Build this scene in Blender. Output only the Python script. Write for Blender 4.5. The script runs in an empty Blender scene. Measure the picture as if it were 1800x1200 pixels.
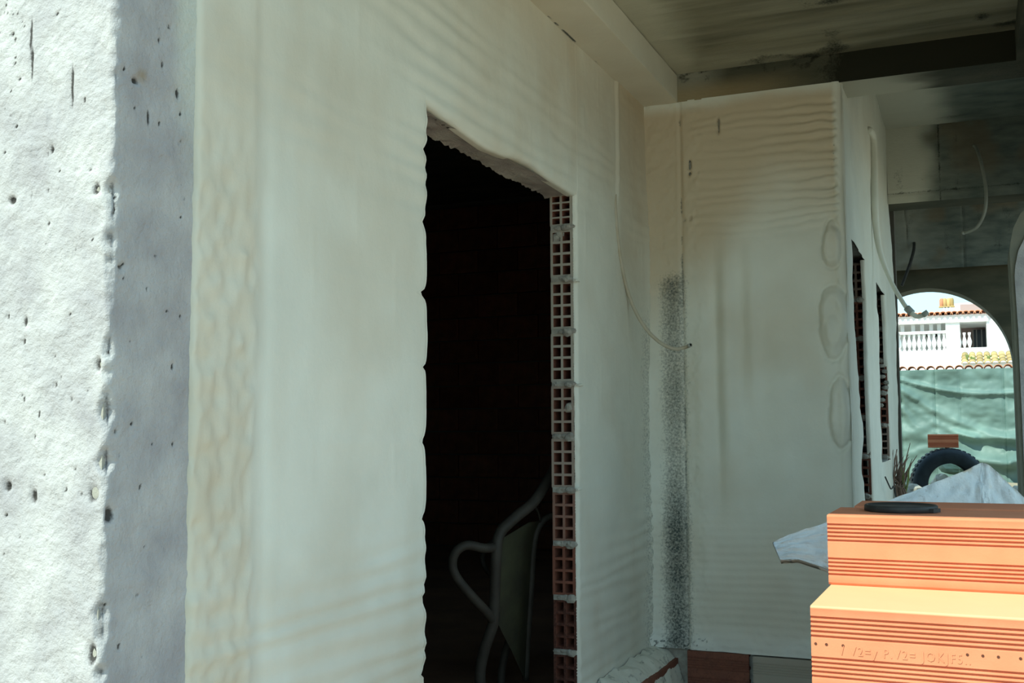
import bpy, math, random
import numpy as np
from mathutils import Vector, Matrix
random.seed(7)
# ------------------------------------------------------------------ units
# everything is laid out in survey units measured from the photograph and
# brought to metres at the very end:  world = (p - (0,0,Z0)) * S
S, Z0 = 1.2, 0.22
F, YAW, PITCH, ROLL = 1904.5, 0.40157, 0.07927, -0.0049
CAMP = np.array([0, 0, 1.35])
_cy, _sy = math.cos(YAW), math.sin(YAW)
FW = np.array([-_sy*math.cos(PITCH), _cy*math.cos(PITCH), math.sin(PITCH)])
_rt = np.array([_cy, _sy, 0.0]); _up = np.cross(_rt, FW)
RT = _rt*math.cos(ROLL)+_up*math.sin(ROLL); UP = -_rt*math.sin(ROLL)+_up*math.cos(ROLL)
def ray(x, y): return FW+RT*(x-900)/F-UP*(y-600)/F
def on(x, y, ax, val):
    d = ray(x, y); return CAMP+d*((val-CAMP[ax])/d[ax])
def at(x, y, dep): return CAMP+ray(x, y)*dep

scene = bpy.context.scene
# ------------------------------------------------------------------ camera
cd = bpy.data.cameras.new('camera'); cam = bpy.data.objects.new('camera', cd)
scene.collection.objects.link(cam); scene.camera = cam
cd.sensor_width = 36.0; cd.lens = F*36.0/1800.0; cd.clip_start = .05; cd.clip_end = 500
M = Matrix(((RT[0], UP[0], -FW[0], 0), (RT[1], UP[1], -FW[1], 0), (RT[2], UP[2], -FW[2], 0), (0, 0, 0, 1)))
M.translation = Vector(((CAMP-np.array([0, 0, Z0]))*S).tolist()); cam.matrix_world = M
# ------------------------------------------------------------------ light
w = bpy.data.worlds.new('world'); scene.world = w; w.use_nodes = True
nt = w.node_tree; nt.nodes.clear()
out = nt.nodes.new('ShaderNodeOutputWorld'); bg = nt.nodes.new('ShaderNodeBackground')
tc = nt.nodes.new('ShaderNodeTexCoord'); sp = nt.nodes.new('ShaderNodeSeparateXYZ'); rp = nt.nodes.new('ShaderNodeValToRGB')
nt.links.new(tc.outputs['Generated'], sp.inputs[0]); nt.links.new(sp.outputs['Z'], rp.inputs[0])
rp.color_ramp.elements[0].position = 0.0; rp.color_ramp.elements[0].color = (.56, .86, .94, 1)
rp.color_ramp.elements[1].position = .7; rp.color_ramp.elements[1].color = (.36, .62, .86, 1)
nt.links.new(rp.outputs[0], bg.inputs[0]); nt.links.new(bg.outputs[0], out.inputs[0])
bg.inputs[1].default_value = 1.6
sd = bpy.data.lights.new('sun', 'SUN'); sd.energy = 6.0; sd.color = (.91, 1.0, .87); sd.angle = .009
sun = bpy.data.objects.new('sun', sd); scene.collection.objects.link(sun)
SUND = Vector((.45, 1.0, -1.18)).normalized()
sun.rotation_euler = SUND.to_track_quat('-Z', 'Y').to_euler(); sun.location = (-6, -12, 15)
vs = scene.view_settings; vs.view_transform = 'Standard'; vs.look = 'None'; vs.gamma = 1; vs.use_curve_mapping = False
vs.exposure = 0.0
# ------------------------------------------------------------------ noise
def _h(ix, iy, s):
    n = (ix.astype(np.int64)*374761393+iy.astype(np.int64)*668265263+s*1274126177) & 0xffffffff
    n = ((n ^ (n >> 13))*1274126177) & 0xffffffff
    return ((n ^ (n >> 16)) & 0xffffff)/float(0xffffff)
def vn(x, y, s=0):
    x = np.asarray(x, float); y = np.asarray(y, float)
    ix, iy = np.floor(x), np.floor(y); fx, fy = x-ix, y-iy
    fx = fx*fx*(3-2*fx); fy = fy*fy*(3-2*fy)
    a, b, c, d = _h(ix, iy, s), _h(ix+1, iy, s), _h(ix, iy+1, s), _h(ix+1, iy+1, s)
    return (a*(1-fx)+b*fx)*(1-fy)+(c*(1-fx)+d*fx)*fy
def fbm(x, y, s=0, o=4):
    r = 0; a = .5; t = 0
    for i in range(o):
        r = r+a*vn(x*2**i+17.3*i, y*2**i-9.1*i, s+i*31); t += a; a *= .5
    return r/t*2-1
def ss(a, b, x):
    t = np.clip((np.asarray(x, float)-a)/(b-a), 0, 1); return t*t*(3-2*t)
# ------------------------------------------------------------------ materials
MATS = {}
def mat(name, a, b=None, scale=8, rough=.85, bump=.3, bscale=60, mask=False, dark=(.02, .025, .02), tan=(.4, .3, .18), white=(.6, .6, .5), stretch=(1, 1, 1), metal=0, rand=0, pits=0, bdist=.004):
    m = bpy.data.materials.new(name); m.use_nodes = True; N = m.node_tree; n = N.nodes; l = N.links
    p = n['Principled BSDF']; p.inputs['Roughness'].default_value = rough; p.inputs['Metallic'].default_value = metal
    p.inputs['Specular IOR Level'].default_value = .25
    co = n.new('ShaderNodeTexCoord'); mp = n.new('ShaderNodeMapping'); mp.inputs['Scale'].default_value = stretch
    l.new(co.outputs['Object'], mp.inputs[0])
    ns = n.new('ShaderNodeTexNoise'); ns.inputs['Scale'].default_value = scale; ns.inputs['Detail'].default_value = 5; l.new(mp.outputs[0], ns.inputs[0])
    mx = n.new('ShaderNodeMix'); mx.data_type = 'RGBA'; mx.inputs[6].default_value = (*a, 1); mx.inputs[7].default_value = (*(b or a), 1)
    rg = n.new('ShaderNodeMapRange'); rg.inputs[1].default_value = .32; rg.inputs[2].default_value = .68
    l.new(ns.outputs[0], rg.inputs[0]); l.new(rg.outputs[0], mx.inputs[0]); cur = mx.outputs[2]
    if rand:
        oi = n.new('ShaderNodeObjectInfo'); hv = n.new('ShaderNodeHueSaturation'); r2 = n.new('ShaderNodeMapRange')
        r2.inputs[3].default_value = 1-rand; r2.inputs[4].default_value = 1+rand
        l.new(oi.outputs['Random'], r2.inputs[0]); l.new(r2.outputs[0], hv.inputs['Value']); l.new(cur, hv.inputs['Color']); cur = hv.outputs[0]
    if pits:
        vo = n.new('ShaderNodeTexNoise'); vo.inputs['Scale'].default_value = pits; vo.inputs['Detail'].default_value = 2; l.new(mp.outputs[0], vo.inputs[0])
        r3 = n.new('ShaderNodeMapRange'); r3.inputs[1].default_value = .66; r3.inputs[2].default_value = .72; l.new(vo.outputs[0], r3.inputs[0])
        m3 = n.new('ShaderNodeMix'); m3.data_type = 'RGBA'; m3.inputs[7].default_value = (*[c*.45 for c in a], 1)
        l.new(r3.outputs[0], m3.inputs[0]); l.new(cur, m3.inputs[6]); cur = m3.outputs[2]
    if mask:
        at_ = n.new('ShaderNodeAttribute'); at_.attribute_name = 'mask'; sx = n.new('ShaderNodeSeparateColor'); l.new(at_.outputs['Color'], sx.inputs[0])
        spk = n.new('ShaderNodeTexNoise'); spk.inputs['Scale'].default_value = 95; spk.inputs['Detail'].default_value = 5; spk.inputs['Roughness'].default_value = .7; l.new(co.outputs['Object'], spk.inputs[0])
        ad = n.new('ShaderNodeMath'); ad.operation = 'MULTIPLY_ADD'; ad.inputs[1].default_value = 1.15; l.new(sx.outputs[0], ad.inputs[0]); l.new(spk.outputs[0], ad.inputs[2])
        rs = n.new('ShaderNodeMapRange'); rs.inputs[1].default_value = .78; rs.inputs[2].default_value = 1.22; rs.inputs[3].default_value = 0; rs.inputs[4].default_value = .96; l.new(ad.outputs[0], rs.inputs[0])
        for i, c in ((2, white), (1, tan), (0, dark)):
            m2 = n.new('ShaderNodeMix'); m2.data_type = 'RGBA'; m2.inputs[7].default_value = (*c, 1)
            l.new(rs.outputs[0] if i == 0 else sx.outputs[i], m2.inputs[0]); l.new(cur, m2.inputs[6]); cur = m2.outputs[2]
    l.new(cur, p.inputs['Base Color'])
    if bump:
        nb = n.new('ShaderNodeTexNoise'); nb.inputs['Scale'].default_value = bscale; nb.inputs['Detail'].default_value = 8; nb.inputs['Roughness'].default_value = .62; l.new(mp.outputs[0], nb.inputs[0])
        bp = n.new('ShaderNodeBump'); bp.inputs['Strength'].default_value = bump; bp.inputs['Distance'].default_value = bdist
        l.new(nb.outputs[0], bp.inputs['Height']); l.new(bp.outputs[0], p.inputs['Normal'])
    MATS[name] = m; return m
foam_m = mat('sprayed_foam', (.76, .755, .655), (.70, .695, .60), 5, .6, .35, 40, True, (.03, .048, .045), (.52, .37, .20), (.8, .82, .78))
col_m = mat('column_concrete', (.52, .50, .48), (.38, .36, .36), 9, .9, 1.0, 75, True, (.05, .045, .04), (.32, .24, .15), (.62, .63, .55), bdist=.006)
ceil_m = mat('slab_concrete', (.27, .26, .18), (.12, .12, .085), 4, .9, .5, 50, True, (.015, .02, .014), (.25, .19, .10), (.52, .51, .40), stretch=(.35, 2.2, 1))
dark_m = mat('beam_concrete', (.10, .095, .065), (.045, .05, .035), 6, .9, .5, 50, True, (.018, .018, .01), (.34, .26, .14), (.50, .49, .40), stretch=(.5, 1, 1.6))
form_m = mat('formwork_concrete', (.18, .195, .165), (.09, .11, .095), 9, .9, .5, 60, True, (.012, .014, .01), (.17, .13, .08), (.56, .55, .46), stretch=(.6, 1, 1.8))
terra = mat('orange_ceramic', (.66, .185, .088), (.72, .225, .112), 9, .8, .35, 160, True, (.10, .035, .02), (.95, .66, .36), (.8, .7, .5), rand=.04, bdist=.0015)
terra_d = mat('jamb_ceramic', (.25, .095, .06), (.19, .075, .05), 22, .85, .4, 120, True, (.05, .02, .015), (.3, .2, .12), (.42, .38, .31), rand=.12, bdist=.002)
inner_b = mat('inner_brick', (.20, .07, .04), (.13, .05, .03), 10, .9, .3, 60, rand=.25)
tubef_m = mat('foamed_tube', (.44, .38, .27), (.52, .47, .37), 12, .8, .3, 60)
tubeg_m = mat('grey_tube', (.26, .27, .23), (.20, .21, .18), 12, .5, .1, 60)
mortar = mat('mortar', (.42, .40, .34), (.28, .26, .22), 30, .95, .7, 90)
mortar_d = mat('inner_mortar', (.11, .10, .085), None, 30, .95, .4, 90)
plast = mat('grey_plastic', (.42, .43, .38), (.30, .31, .28), 20, .5, .1, 60)
plast_d = mat('dark_plastic', (.03, .03, .028), (.05, .05, .045), 20, .5, .1, 60)
hole_m = mat('tube_bore', (.006, .006, .006), None, 5, .9, 0)
rub = mat('black_rubber', (.012, .018, .022), (.02, .03, .036), 12, .55, .4, 40)
steel = mat('barrow_steel', (.050, .043, .033), (.032, .026, .02), 14, .6, .3, 50, metal=.0)
tray_m = mat('barrow_tray', (.048, .048, .024), (.03, .028, .017), 9, .7, .5, 40)
board_m = mat('foam_board', (.88, .93, .93), (.78, .84, .86), 16, .8, .8, 45, True, (.22, .20, .16), (.50, .36, .18), (.8, .82, .8), bdist=.008)
tarp_m = mat('green_tarp', (.165, .245, .215), (.11, .175, .155), 3, .5, .3, 90, True, (.05, .12, .10), (.3, .45, .36), (.25, .38, .32))
white_m = mat('white_render', (.93, .92, .90), (.90, .89, .87), 1, .9, .1, 20)
pink_m = mat('pink_render', (.40, .27, .24), None, 1, .9, .1, 20)
rtile = mat('roof_tile', (.66, .30, .17), (.52, .22, .12), 3, .85, .3, 30, rand=.2)
rtile2 = mat('old_roof_tile', (.62, .42, .18), (.45, .33, .14), 3, .85, .3, 30, rand=.25)
glass_d = mat('dark_window', (.02, .02, .02), None, 1, .2, 0)
metal_g = mat('window_metal', (.30, .28, .25), None, 1, .5, 0)
blue_m = mat('chimney_render', (.50, .62, .66), None, 3, .9, .1, 20)
ground = mat('pale_ground', (.46, .37, .27), (.36, .28, .20), 1.2, .95, .6, 14, bdist=.03)
soil = mat('rubble_earth', (.40, .34, .24), (.26, .21, .14), 3, .95, .8, 30, bdist=.01)
slab_f = mat('cement_floor', (.30, .27, .22), (.22, .19, .15), 3, .9, .5, 40)
room_f = mat('room_floor', (.22, .12, .07), (.15, .08, .05), 3, .9, .5, 40)
twig_m = mat('dry_twig', (.16, .10, .075), (.25, .17, .13), 30, .9, .3, 60)
leaf_m = mat('green_weed', (.16, .22, .06), (.22, .25, .10), 30, .9, .2, 60)
stone_m = mat('rubble_stone', (.42, .38, .30), (.30, .30, .26), 6, .9, .6, 30, rand=.2)
moss_m = mat('mossy_block', (.24, .30, .22), (.18, .25, .16), 6, .9, .6, 30)
# ------------------------------------------------------------------ object helpers
def tag(o, label=None, cat=None, group=None, kind=None):
    if label: o['label'] = label
    if cat: o['category'] = cat
    if group: o['group'] = group
    if kind: o['kind'] = kind
    return o
def empty(name, loc, label, cat, group=None, kind=None):
    o = bpy.data.objects.new(name, None); scene.collection.objects.link(o); o.location = [float(c) for c in loc]; o.empty_display_size = .05
    return tag(o, label, cat, group, kind)
def link(name, me, parent=None, loc=None):
    o = bpy.data.objects.new(name, me); scene.collection.objects.link(o)
    if loc is not None: o.location = [float(c) for c in loc]
    if parent is not None:
        o.parent = parent
        if loc is None: o.location = -parent.location      # verts are in survey coordinates
    return o
def mesh(name, V, Fc, m, smooth=False, mask=None):
    me = bpy.data.meshes.new(name); V = np.asarray(V, float)
    me.from_pydata(V.tolist(), [], Fc if isinstance(Fc, list) else Fc.tolist()); me.materials.append(m)
    if smooth: me.polygons.foreach_set('use_smooth', np.ones(len(me.polygons), bool))
    if mask is not None:
        c = np.ones((len(V), 4), np.float32); c[:, :3] = np.clip(mask, 0, 1)
        at_ = me.color_attributes.new('mask', 'FLOAT_COLOR', 'POINT'); at_.data.foreach_set('color', c.ravel())
    me.update(); return me
class MB:
    def __init__(s): s.v = []; s.f = []; s.k = []
    def add(s, V, Fc, k=(0, 0, 0)):
        o = len(s.v); s.v += [tuple(map(float, p)) for p in V]; s.f += [tuple(i+o for i in q) for q in Fc]; s.k += [k]*len(V); return s
    def box(s, x0, y0, z0, x1, y1, z1, k=(0, 0, 0)):
        V = [(x, y, z) for z in (z0, z1) for y in (y0, y1) for x in (x0, x1)]
        return s.add(V, [(0, 2, 3, 1), (4, 5, 7, 6), (0, 1, 5, 4), (2, 6, 7, 3), (0, 4, 6, 2), (1, 3, 7, 5)], k)
    def tube(s, P, r, n=8, sub=4, k=(0, 0, 0)):
        P = [np.array(p, float) for p in P]; r = r if isinstance(r, (list, tuple)) else [r]*len(P)
        Q, R = [], []
        for i in range(len(P)-1):
            a, b, c, d = P[max(i-1, 0)], P[i], P[i+1], P[min(i+2, len(P)-1)]
            for j in range(sub):
                t = j/sub; Q.append(.5*((2*b)+(c-a)*t+(2*a-5*b+4*c-d)*t*t+(3*b-a-3*c+d)*t**3)); R.append(r[i]*(1-t)+r[i+1]*t)
        Q.append(P[-1]); R.append(r[-1]); V = []; ref = None
        for i, q in enumerate(Q):
            t = Q[min(i+1, len(Q)-1)]-Q[max(i-1, 0)]; t = t/(np.linalg.norm(t)+1e-9)
            if ref is None: ref = np.array([0, 0, 1.]) if abs(t[2]) < .9 else np.array([1., 0, 0])
            u_ = ref-t*(ref@t); u_ /= np.linalg.norm(u_)+1e-9; ref = u_; v_ = np.cross(t, u_)
            for j in range(n):
                a = 2*math.pi*j/n; V.append(q+R[i]*(u_*math.cos(a)+v_*math.sin(a)))
        L = len(Q); Fc = [(i*n+j, i*n+(j+1) % n, (i+1)*n+(j+1) % n, (i+1)*n+j) for i in range(L-1) for j in range(n)]
        Fc += [tuple(range(n))[::-1], tuple(range((L-1)*n, L*n))]
        return s.add(V, Fc, k)
    def rev(s, prof, c=(0, 0, 0), n=24, ax=2, k=(0, 0, 0), cap=True):
        V = []
        for r, h in prof:
            for j in range(n):
                a = 2*math.pi*j/n; p = [r*math.cos(a), r*math.sin(a), h]
                if ax == 1: p = [p[0], p[2], p[1]]
                if ax == 0: p = [p[2], p[0], p[1]]
                V.append((p[0]+c[0], p[1]+c[1], p[2]+c[2]))
        L = len(prof); Fc = [(i*n+j, i*n+(j+1) % n, (i+1)*n+(j+1) % n, (i+1)*n+j) for i in range(L-1) for j in range(n)]
        if cap and prof[0][0] > 1e-6: Fc.append(tuple(range(n))[::-1])
        if cap and prof[-1][0] > 1e-6: Fc.append(tuple(range((L-1)*n, L*n)))
        return s.add(V, Fc, k)
    def lump(s, c, r, seed=0, n=10, k=(0, 0, 0), rough=.35):
        V = []; Fc = []; r = np.array(r if hasattr(r, '__len__') else [r]*3, float)
        for i in range(n//2+1):
            th = math.pi*i/(n//2)
            for j in range(n):
                ph = 2*math.pi*j/n; d = np.array([math.sin(th)*math.cos(ph), math.sin(th)*math.sin(ph), math.cos(th)])
                q = 1+rough*float(fbm(np.array(d[0]*1.7+seed*3.1+d[2]), np.array(d[1]*1.7+seed*1.7-d[2]), seed, 3)); V.append(np.array(c)+d*r*q)
        for i in range(n//2):
            for j in range(n): Fc.append((i*n+j, (i+1)*n+j, (i+1)*n+(j+1) % n, i*n+(j+1) % n))
        return s.add(V, Fc, k)
    def mesh(s, name, m, smooth=False): return mesh(name, s.v, s.f, m, smooth, np.array(s.k))
    def build(s, name, m, parent=None, smooth=False): return link(name, s.mesh(name, m, smooth), parent)
def sheet(name, P0, U, V, N, u, v, d, m, parent=None, mask=None, flip=False):
    """grid surface: P = P0 + U*u + V*v + N*d (2-D arrays)"""
    U, V, N, P0 = (np.array(q, float) for q in (U, V, N, P0))
    P = P0+u[..., None]*U+v[..., None]*V+d[..., None]*N; a, b = u.shape
    i = np.arange(a*b).reshape(a, b)
    q = np.stack([i[:-1, :-1], i[1:, :-1], i[1:, 1:], i[:-1, 1:]], -1).reshape(-1, 4)
    if flip: q = q[:, ::-1]
    me = mesh(name, P.reshape(-1, 3), q, m, True, None if mask is None else mask.reshape(-1, 3))
    return link(name, me, parent)
def grid(u0, u1, v0, v1, step, stepv=None):
    a = np.linspace(u0, u1, max(2, int(round((u1-u0)/step))+1)); b = np.linspace(v0, v1, max(2, int(round((v1-v0)/(stepv or step)))+1))
    return np.meshgrid(a, b, indexing='ij')
RIM = np.array([.02, .014, .009, .005, .002, 0.0])
def roll(dist, r=.02):
    t = np.clip(dist/r, 0, 1); return -r*(1-np.sqrt(np.clip(1-(1-t)**2, 0, 1)))
K3 = lambda r, g, b: np.stack([r+0*g, g+0*r, b+0*r], -1)

# ------------------------------------------------------------------ the setting
def struct(name, parent=None): 
    o = empty(name, (0, 0, 0), None, None, None, 'structure'); return o
XA = -1.2; YB = 4.19; ZS = 2.65; ZC = 2.763; YL, YR = 2.288, 3.372; ZL = 2.13; TH = .083
# ground, floors
g = MB().box(-60, -40, -.05, 60, 90, .08); gr = g.build('ground', ground); gr['kind'] = 'structure'
def slab(name, b, m, kind='structure'):
    o = MB().box(*b).build(name, m); o['kind'] = kind; return o
slab('floor', (-1.2, 1.0, .1, 1.0, 9.6, .22), slab_f)
slab('floor_room', (-6.2, 1.3, .1, -1.2, 7.7, .45), room_f)
slab('floor_room_side', (-1.2, 4.29, .1, -.52, 7.7, .45), room_f)
# ---- left wall core
wl = struct('wall_left')
c = MB(); c.box(-1.285, 1.27, .1, -1.212, YL-.17, 3.1); c.box(-1.285, YR+.17, .1, -1.212, YB+.1, 3.1); c.box(-1.285, YL-.17, ZL+.012, -1.212, YR+.17, 3.1)
c.box(-1.285, YL-.17, .1, -1.212, YR+.17, .43)
c.build('wall_core', mortar, wl)
# foam skin, left wall
def dispA(y, z):
    d = .006*fbm(y*2.2, z*2.2, 3)+.0016*fbm(y*11, z*11, 5)
    amp = .0024*ss(-.25, .5, fbm(y*1.6, z*3.1, 8, 3))+.0012*ss(1.25, .8, z)+.0010*ss(2.0, 2.4, z)*ss(3.2, 2.4, y)
    d += amp*np.sin((z+.03*fbm(y*.8, z*3, 9)+.018*fbm(y*3, z*14, 12, 2))*2*math.pi/.05)
    zz = (z-1.494)/.1745; jd = np.abs(zz-np.round(zz))*.1745; row = np.floor(zz+.5)
    d += .0012*np.exp(-(jd/.012)**2)*ss(-.3, .3, fbm(y*3, z*3, 21))
    yy = (y+row % 2*.165)/.33; jv = np.abs(yy-np.round(yy))*.33
    d += .0012*np.exp(-(jv/.008)**2)*ss(-.2, .3, fbm(y*2, z*4, 23))
    st = ss(1.64, 1.60, y+.01*fbm(z*6, z*0, 4))
    d += st*(.007+.0075*fbm(y*45, z*32, 6, 3)*ss(2.0, 1.7, z))
    d -= .004*np.exp(-((y-1.655)/.02)**2)*ss(2.1, 1.8, z)
    d += .0016*fbm(y*45, z*45, 7, 3)*(.25+.45*ss(3.8, 4.0, y)*ss(4.19, 4.12, y))
    d += .022*np.exp(-np.abs(YB-y)/.035)*ss(2.55, 2.0, z)
    d += .006*ss(3.80, 3.86, y)*ss(1.6, 2.3, z)
    zc = 3.84-.02*ss(2.3, 2.1, z); d += .005*np.exp(-((y-zc)/.012)**2)*ss(2.1, 2.25, z)-.004*np.exp(-((y-zc+.016)/.006)**2)*ss(2.1, 2.3, z)
    return d
def maskA(y, z):
    n = fbm(y*2.5, z*2.5, 31); f = fbm(y*90, z*90, 33, 2)
    tan = .22*ss(2.05, 2.6, z+.12*n)*ss(1.9, 3.4, y)+.30*ss(3.78, 3.9, y)*ss(1.5, 2.3, z)+.20*ss(-.1, .6, n)+.30*ss(1.63, 1.59, y)*ss(2.3, 1.7, z)+.12*ss(.1, .6, fbm(y*6, z*1.5, 231))
    dk = .30*ss(4.02, 4.17, y+.03*n)*ss(2.0, 1.7, z)
    return K3(dk, tan, 0*z)
PZ0 = .44
zt = lambda y: ZL-.002-.010*np.exp(-((y-2.72)/.16)**2)+.006*np.sin(y*9)+.004*fbm(y*8, y*0, 41)
JZ = [2.019, 1.845, 1.669, 1.494, 1.319, 1.140, .958, .78]
def yl(z):
    e = YL+.006+.006*fbm(z*3, z*0, 43)
    for i, q in enumerate(JZ):
        t = (z-q-.08)/.0875; e = e+.004*np.exp(-t*t*2)
    e2 = e
    for i, q in enumerate(JZ):
        dpt = (.016, .022, .045, .020, .022, .022, .018, .02)[i]; wd = (.009, .012, .009, .008, .010, .009, .012, .01)[i]
        e2 = e2-dpt*np.exp(-np.abs(z-q)/wd)
    return e2
yr = lambda z: YR+.006+.003*fbm(z*14, z*0, 47)
def curtain(name, ua, ub, u_is_edge, vlo, vhi, step, disp, mask, P0, U, N, m, parent, thick=.03, stepv=None, vedge=None):
    """sheet between u=ua(v) and ub(v); edge 1/2 of u_is_edge gets a rolled lip; vedge=(lo,hi)"""
    nv = int((vhi-vlo)/(stepv or step))+1; v = np.linspace(vlo, vhi, nv)
    a, b = ua(v), ub(v); nu = int((np.max(b)-np.min(a))/step)+1
    t = np.linspace(0, 1, nu)[:, None]; ea, eb = u_is_edge
    a_ = a+(.02 if ea else 0); b_ = b-(.02 if eb else 0)
    u = a_[None]*(1-t)+b_[None]*t; dist = np.full_like(u, 9.)
    if eb:
        u = np.vstack([u]+[b[None]-q for q in RIM[1:]]+[b[None]]); dist = np.vstack([dist]+[np.full((1, nv), q) for q in RIM[1:]]+[np.zeros((1, nv))])
    if ea:
        u = np.vstack([a[None]]+[a[None]+q for q in RIM[1:][::-1]]+[u]); dist = np.vstack([np.zeros((1, nv))]+[np.full((1, nv), q) for q in RIM[1:][::-1]]+[dist])
    V = np.repeat(v[None], u.shape[0], 0); d = disp(u, V)+roll(dist, .014)
    if eb: d[-1] = -thick
    if ea: d[0] = -thick
    return sheet(name, P0, U, (0, 0, 1), N, u, V, d, m, parent, mask(u, V))
fo = []
fo.append(curtain('foam_coating', lambda v: v*0+1.449+.002*fbm(v*30, v*0, 51), lambda v: np.where(v < zt(YL), yl(v), YL), (True, False), PZ0, ZS, .0085, dispA, maskA, (XA, 0, 0), (0, 1, 0), (1, 0, 0), foam_m, wl, .02))
# rolled lip of the door's near edge
zz = np.linspace(PZ0, float(zt(YL)), 700); ey = yl(zz); us = []; ds = []
for q in (.001, 0, 0, 0): us.append(ey)
u = np.stack([ey-.010, ey-.004, ey-.001, ey, ey]); V = np.repeat(zz[None], 5, 0)
d = dispA(u, V); d[0] += .0005; d[1] -= .0005; d[2] -= .003; d[3] -= .007; d[4] = -.03
fo.append(sheet('foam_lip', (XA, 0, 0), (0, 1, 0), (0, 0, 1), (1, 0, 0), u, V, d, foam_m, wl, maskA(u, V)))
fo.append(curtain('foam_coating', lambda v: yr(np.minimum(v, zt(YR))), lambda v: v*0+YB+.03, (True, False), PZ0+.03, ZS, .0085, dispA, maskA, (XA, 0, 0), (0, 1, 0), (1, 0, 0), foam_m, wl, .012))
# above the door
yy = np.linspace(YL-.001, YR+.012, 130); t = np.concatenate([[0, .0, .004, .012, .025], np.linspace(.04, 1, 60)])
Yg = np.repeat(yy[:, None], len(t), 1); Zl = zt(yy)[:, None]; Zg = Zl+(ZS-Zl)*t[None]
d = dispA(Yg, Zg)+np.array([0, -.012, -.006, -.002, 0]+[0]*60)[None]; d[:, 0] = -.03
fo.append(sheet('foam_coating', (XA, 0, 0), (0, 1, 0), (0, 0, 1), (1, 0, 0), Yg, Zg, d, foam_m, wl, maskA(Yg, Zg)))
# lintel underside
u, v = grid(YL-.1, YR+.05, 0, TH+.012, .008, .006)
n1 = fbm(u*9, v*20, 61); n2 = fbm(u*40, v*40, 62)
edge = ss(.06, .095, v)
sheet('lintel', (XA-.012, 0, ZL-.002), (0, 1, 0), (-1, 0, 0), (0, 0, -1), u, v, .002+.004*n1+.002*n2+edge*.010*fbm(u*60, v*5, 64, 2), col_m, wl, K3(.8*ss(.1, .3, n2-(np.abs(v-.016)/.01)**1*.6+.3)*ss(2.95, 2.7, u), .3+0*u, .35*ss(-.2, .4, n1)))
# ---- hollow bricks
def hollow(name, L, H, T, m, holes=(2, 4), grooves=True, wall=.008, deep=.16, k=(0, 0, 0), two=True):
    """brick: length along +Y from 0 to L, thickness along X 0..T, height Z 0..H, hollow ends"""
    b = MB(); ch = .002
    prof = [(0, 0), (T, 0)]
    def side(x, s):
        pts = []; 
        if not grooves: return [(x, 0), (x, H)]
        z = .0; pts.append((x, 0)); gd = .003
        for z0, z1, n in ((.10, .40, 5), (.58, .88, 5)):
            st = (z1-z0)*H/n
            for i in range(n):
                a = z0*H+i*st; pts += [(x, a), (x-s*gd, a+st*.12), (x-s*gd, a+st*.42), (x, a+st*.55)]
        pts.append((x, H)); return pts
    P = side(T, 1)+side(0, -1)[::-1]; n = len(P)
    V = [(x, 0, z) for x, z in P]+[(x, L, z) for x, z in P]
    b.add(V, [(i, (i+1) % n, n+(i+1) % n, n+i) for i in range(n)], k)
    nx, nz = holes; wx = (T-wall*(nx+1))/nx; wz = (H-wall*(nz+1))/nz
    xs = [0]; 
    for i in range(nx): xs += [wall+i*(wx+wall), wall+i*(wx+wall)+wx]
    xs.append(T); zs = [0]
    for i in range(nz): zs += [wall+i*(wz+wall), wall+i*(wz+wall)+wz]
    zs.append(H)
    for y, s in ((0, 1), (L, -1)):
        if s == -1 and not two: b.add([(0, L, 0), (T, L, 0), (T, L, H), (0, L, H)], [(1, 0, 3, 2)], k); continue
        for i in range(len(xs)-1):
            for j in range(len(zs)-1):
                x0, x1, z0, z1 = xs[i], xs[i+1], zs[j], zs[j+1]
                if i % 2 == 1 and j % 2 == 1:
                    yd = y+s*deep; q = [(x0, y, z0), (x1, y, z0), (x1, y, z1), (x0, y, z1), (x0, yd, z0), (x1, yd, z0), (x1, yd, z1), (x0, yd, z1)]
                    Fc = [(0, 4, 5, 1), (1, 5, 6, 2), (2, 6, 7, 3), (3, 7, 4, 0), (4, 7, 6, 5)]
                    if s == -1: Fc = [f[::-1] for f in Fc]
                    b.add(q, Fc, (0, 0, 0))
                else:
                    q = [(x0, y, z0), (x1, y, z0), (x1, y, z1), (x0, y, z1)]; b.add(q, [(0, 1, 2, 3) if s == 1 else (3, 2, 1, 0)], k)
    return b.mesh(name, m)
BH = .160
jb = [hollow('brick', .165, BH, .079, terra_d, (2, 4), True, .0085, .15, k, False) for k in ((0, 0, .95), (0, 0, .65), (0, 0, .2), (.1, 0, .0), (.55, 0, 0))]
for i in range(-2, 8):
    z = 1.494-.1745*(i-1)+.007
    if z < .3: continue
    h = 1.0 if z+BH < ZL else (ZL-z)/BH
    kk = 0 if i < 2 else (1 if i < 4 else (2 if i < 5 else (3 if i < 6 else 4)))
    o = link('brick', jb[min(kk, 4)], wl, (-1.292+.003*random.random(), YR+.004*random.random(), z)); o.scale.z = h
    o = link('brick', jb[min(kk, 4)], wl, (-1.292+.079, YL, z)); o.rotation_euler.z = math.pi; o.scale.z = h
for i in range(-2, 9):
    z = 1.494-.1745*(i-1)
    b = MB(); b.box(-1.288, YR-.002, z-.0085, -1.214, YR+.16, z+.0085)
    r = random.random
    for q in range(5): b.lump((-1.28+.068*r(), YR-.002*r(), z+.006*(r()-.5)), (.010+.008*r(), .005, .006+.004*r()), int(r()*99), 8)
    b.lump((-1.222-.01*r(), YR-.004, z-.004*r()), (.018, .009, .011+.004*r()), i, 10)
    b.build('mortar_joint', mortar, wl, False)
    MB().box(-1.288, YL-.16, z-.0085, -1.214, YL+.001, z+.0085).build('mortar_joint', mortar, wl)
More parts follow.
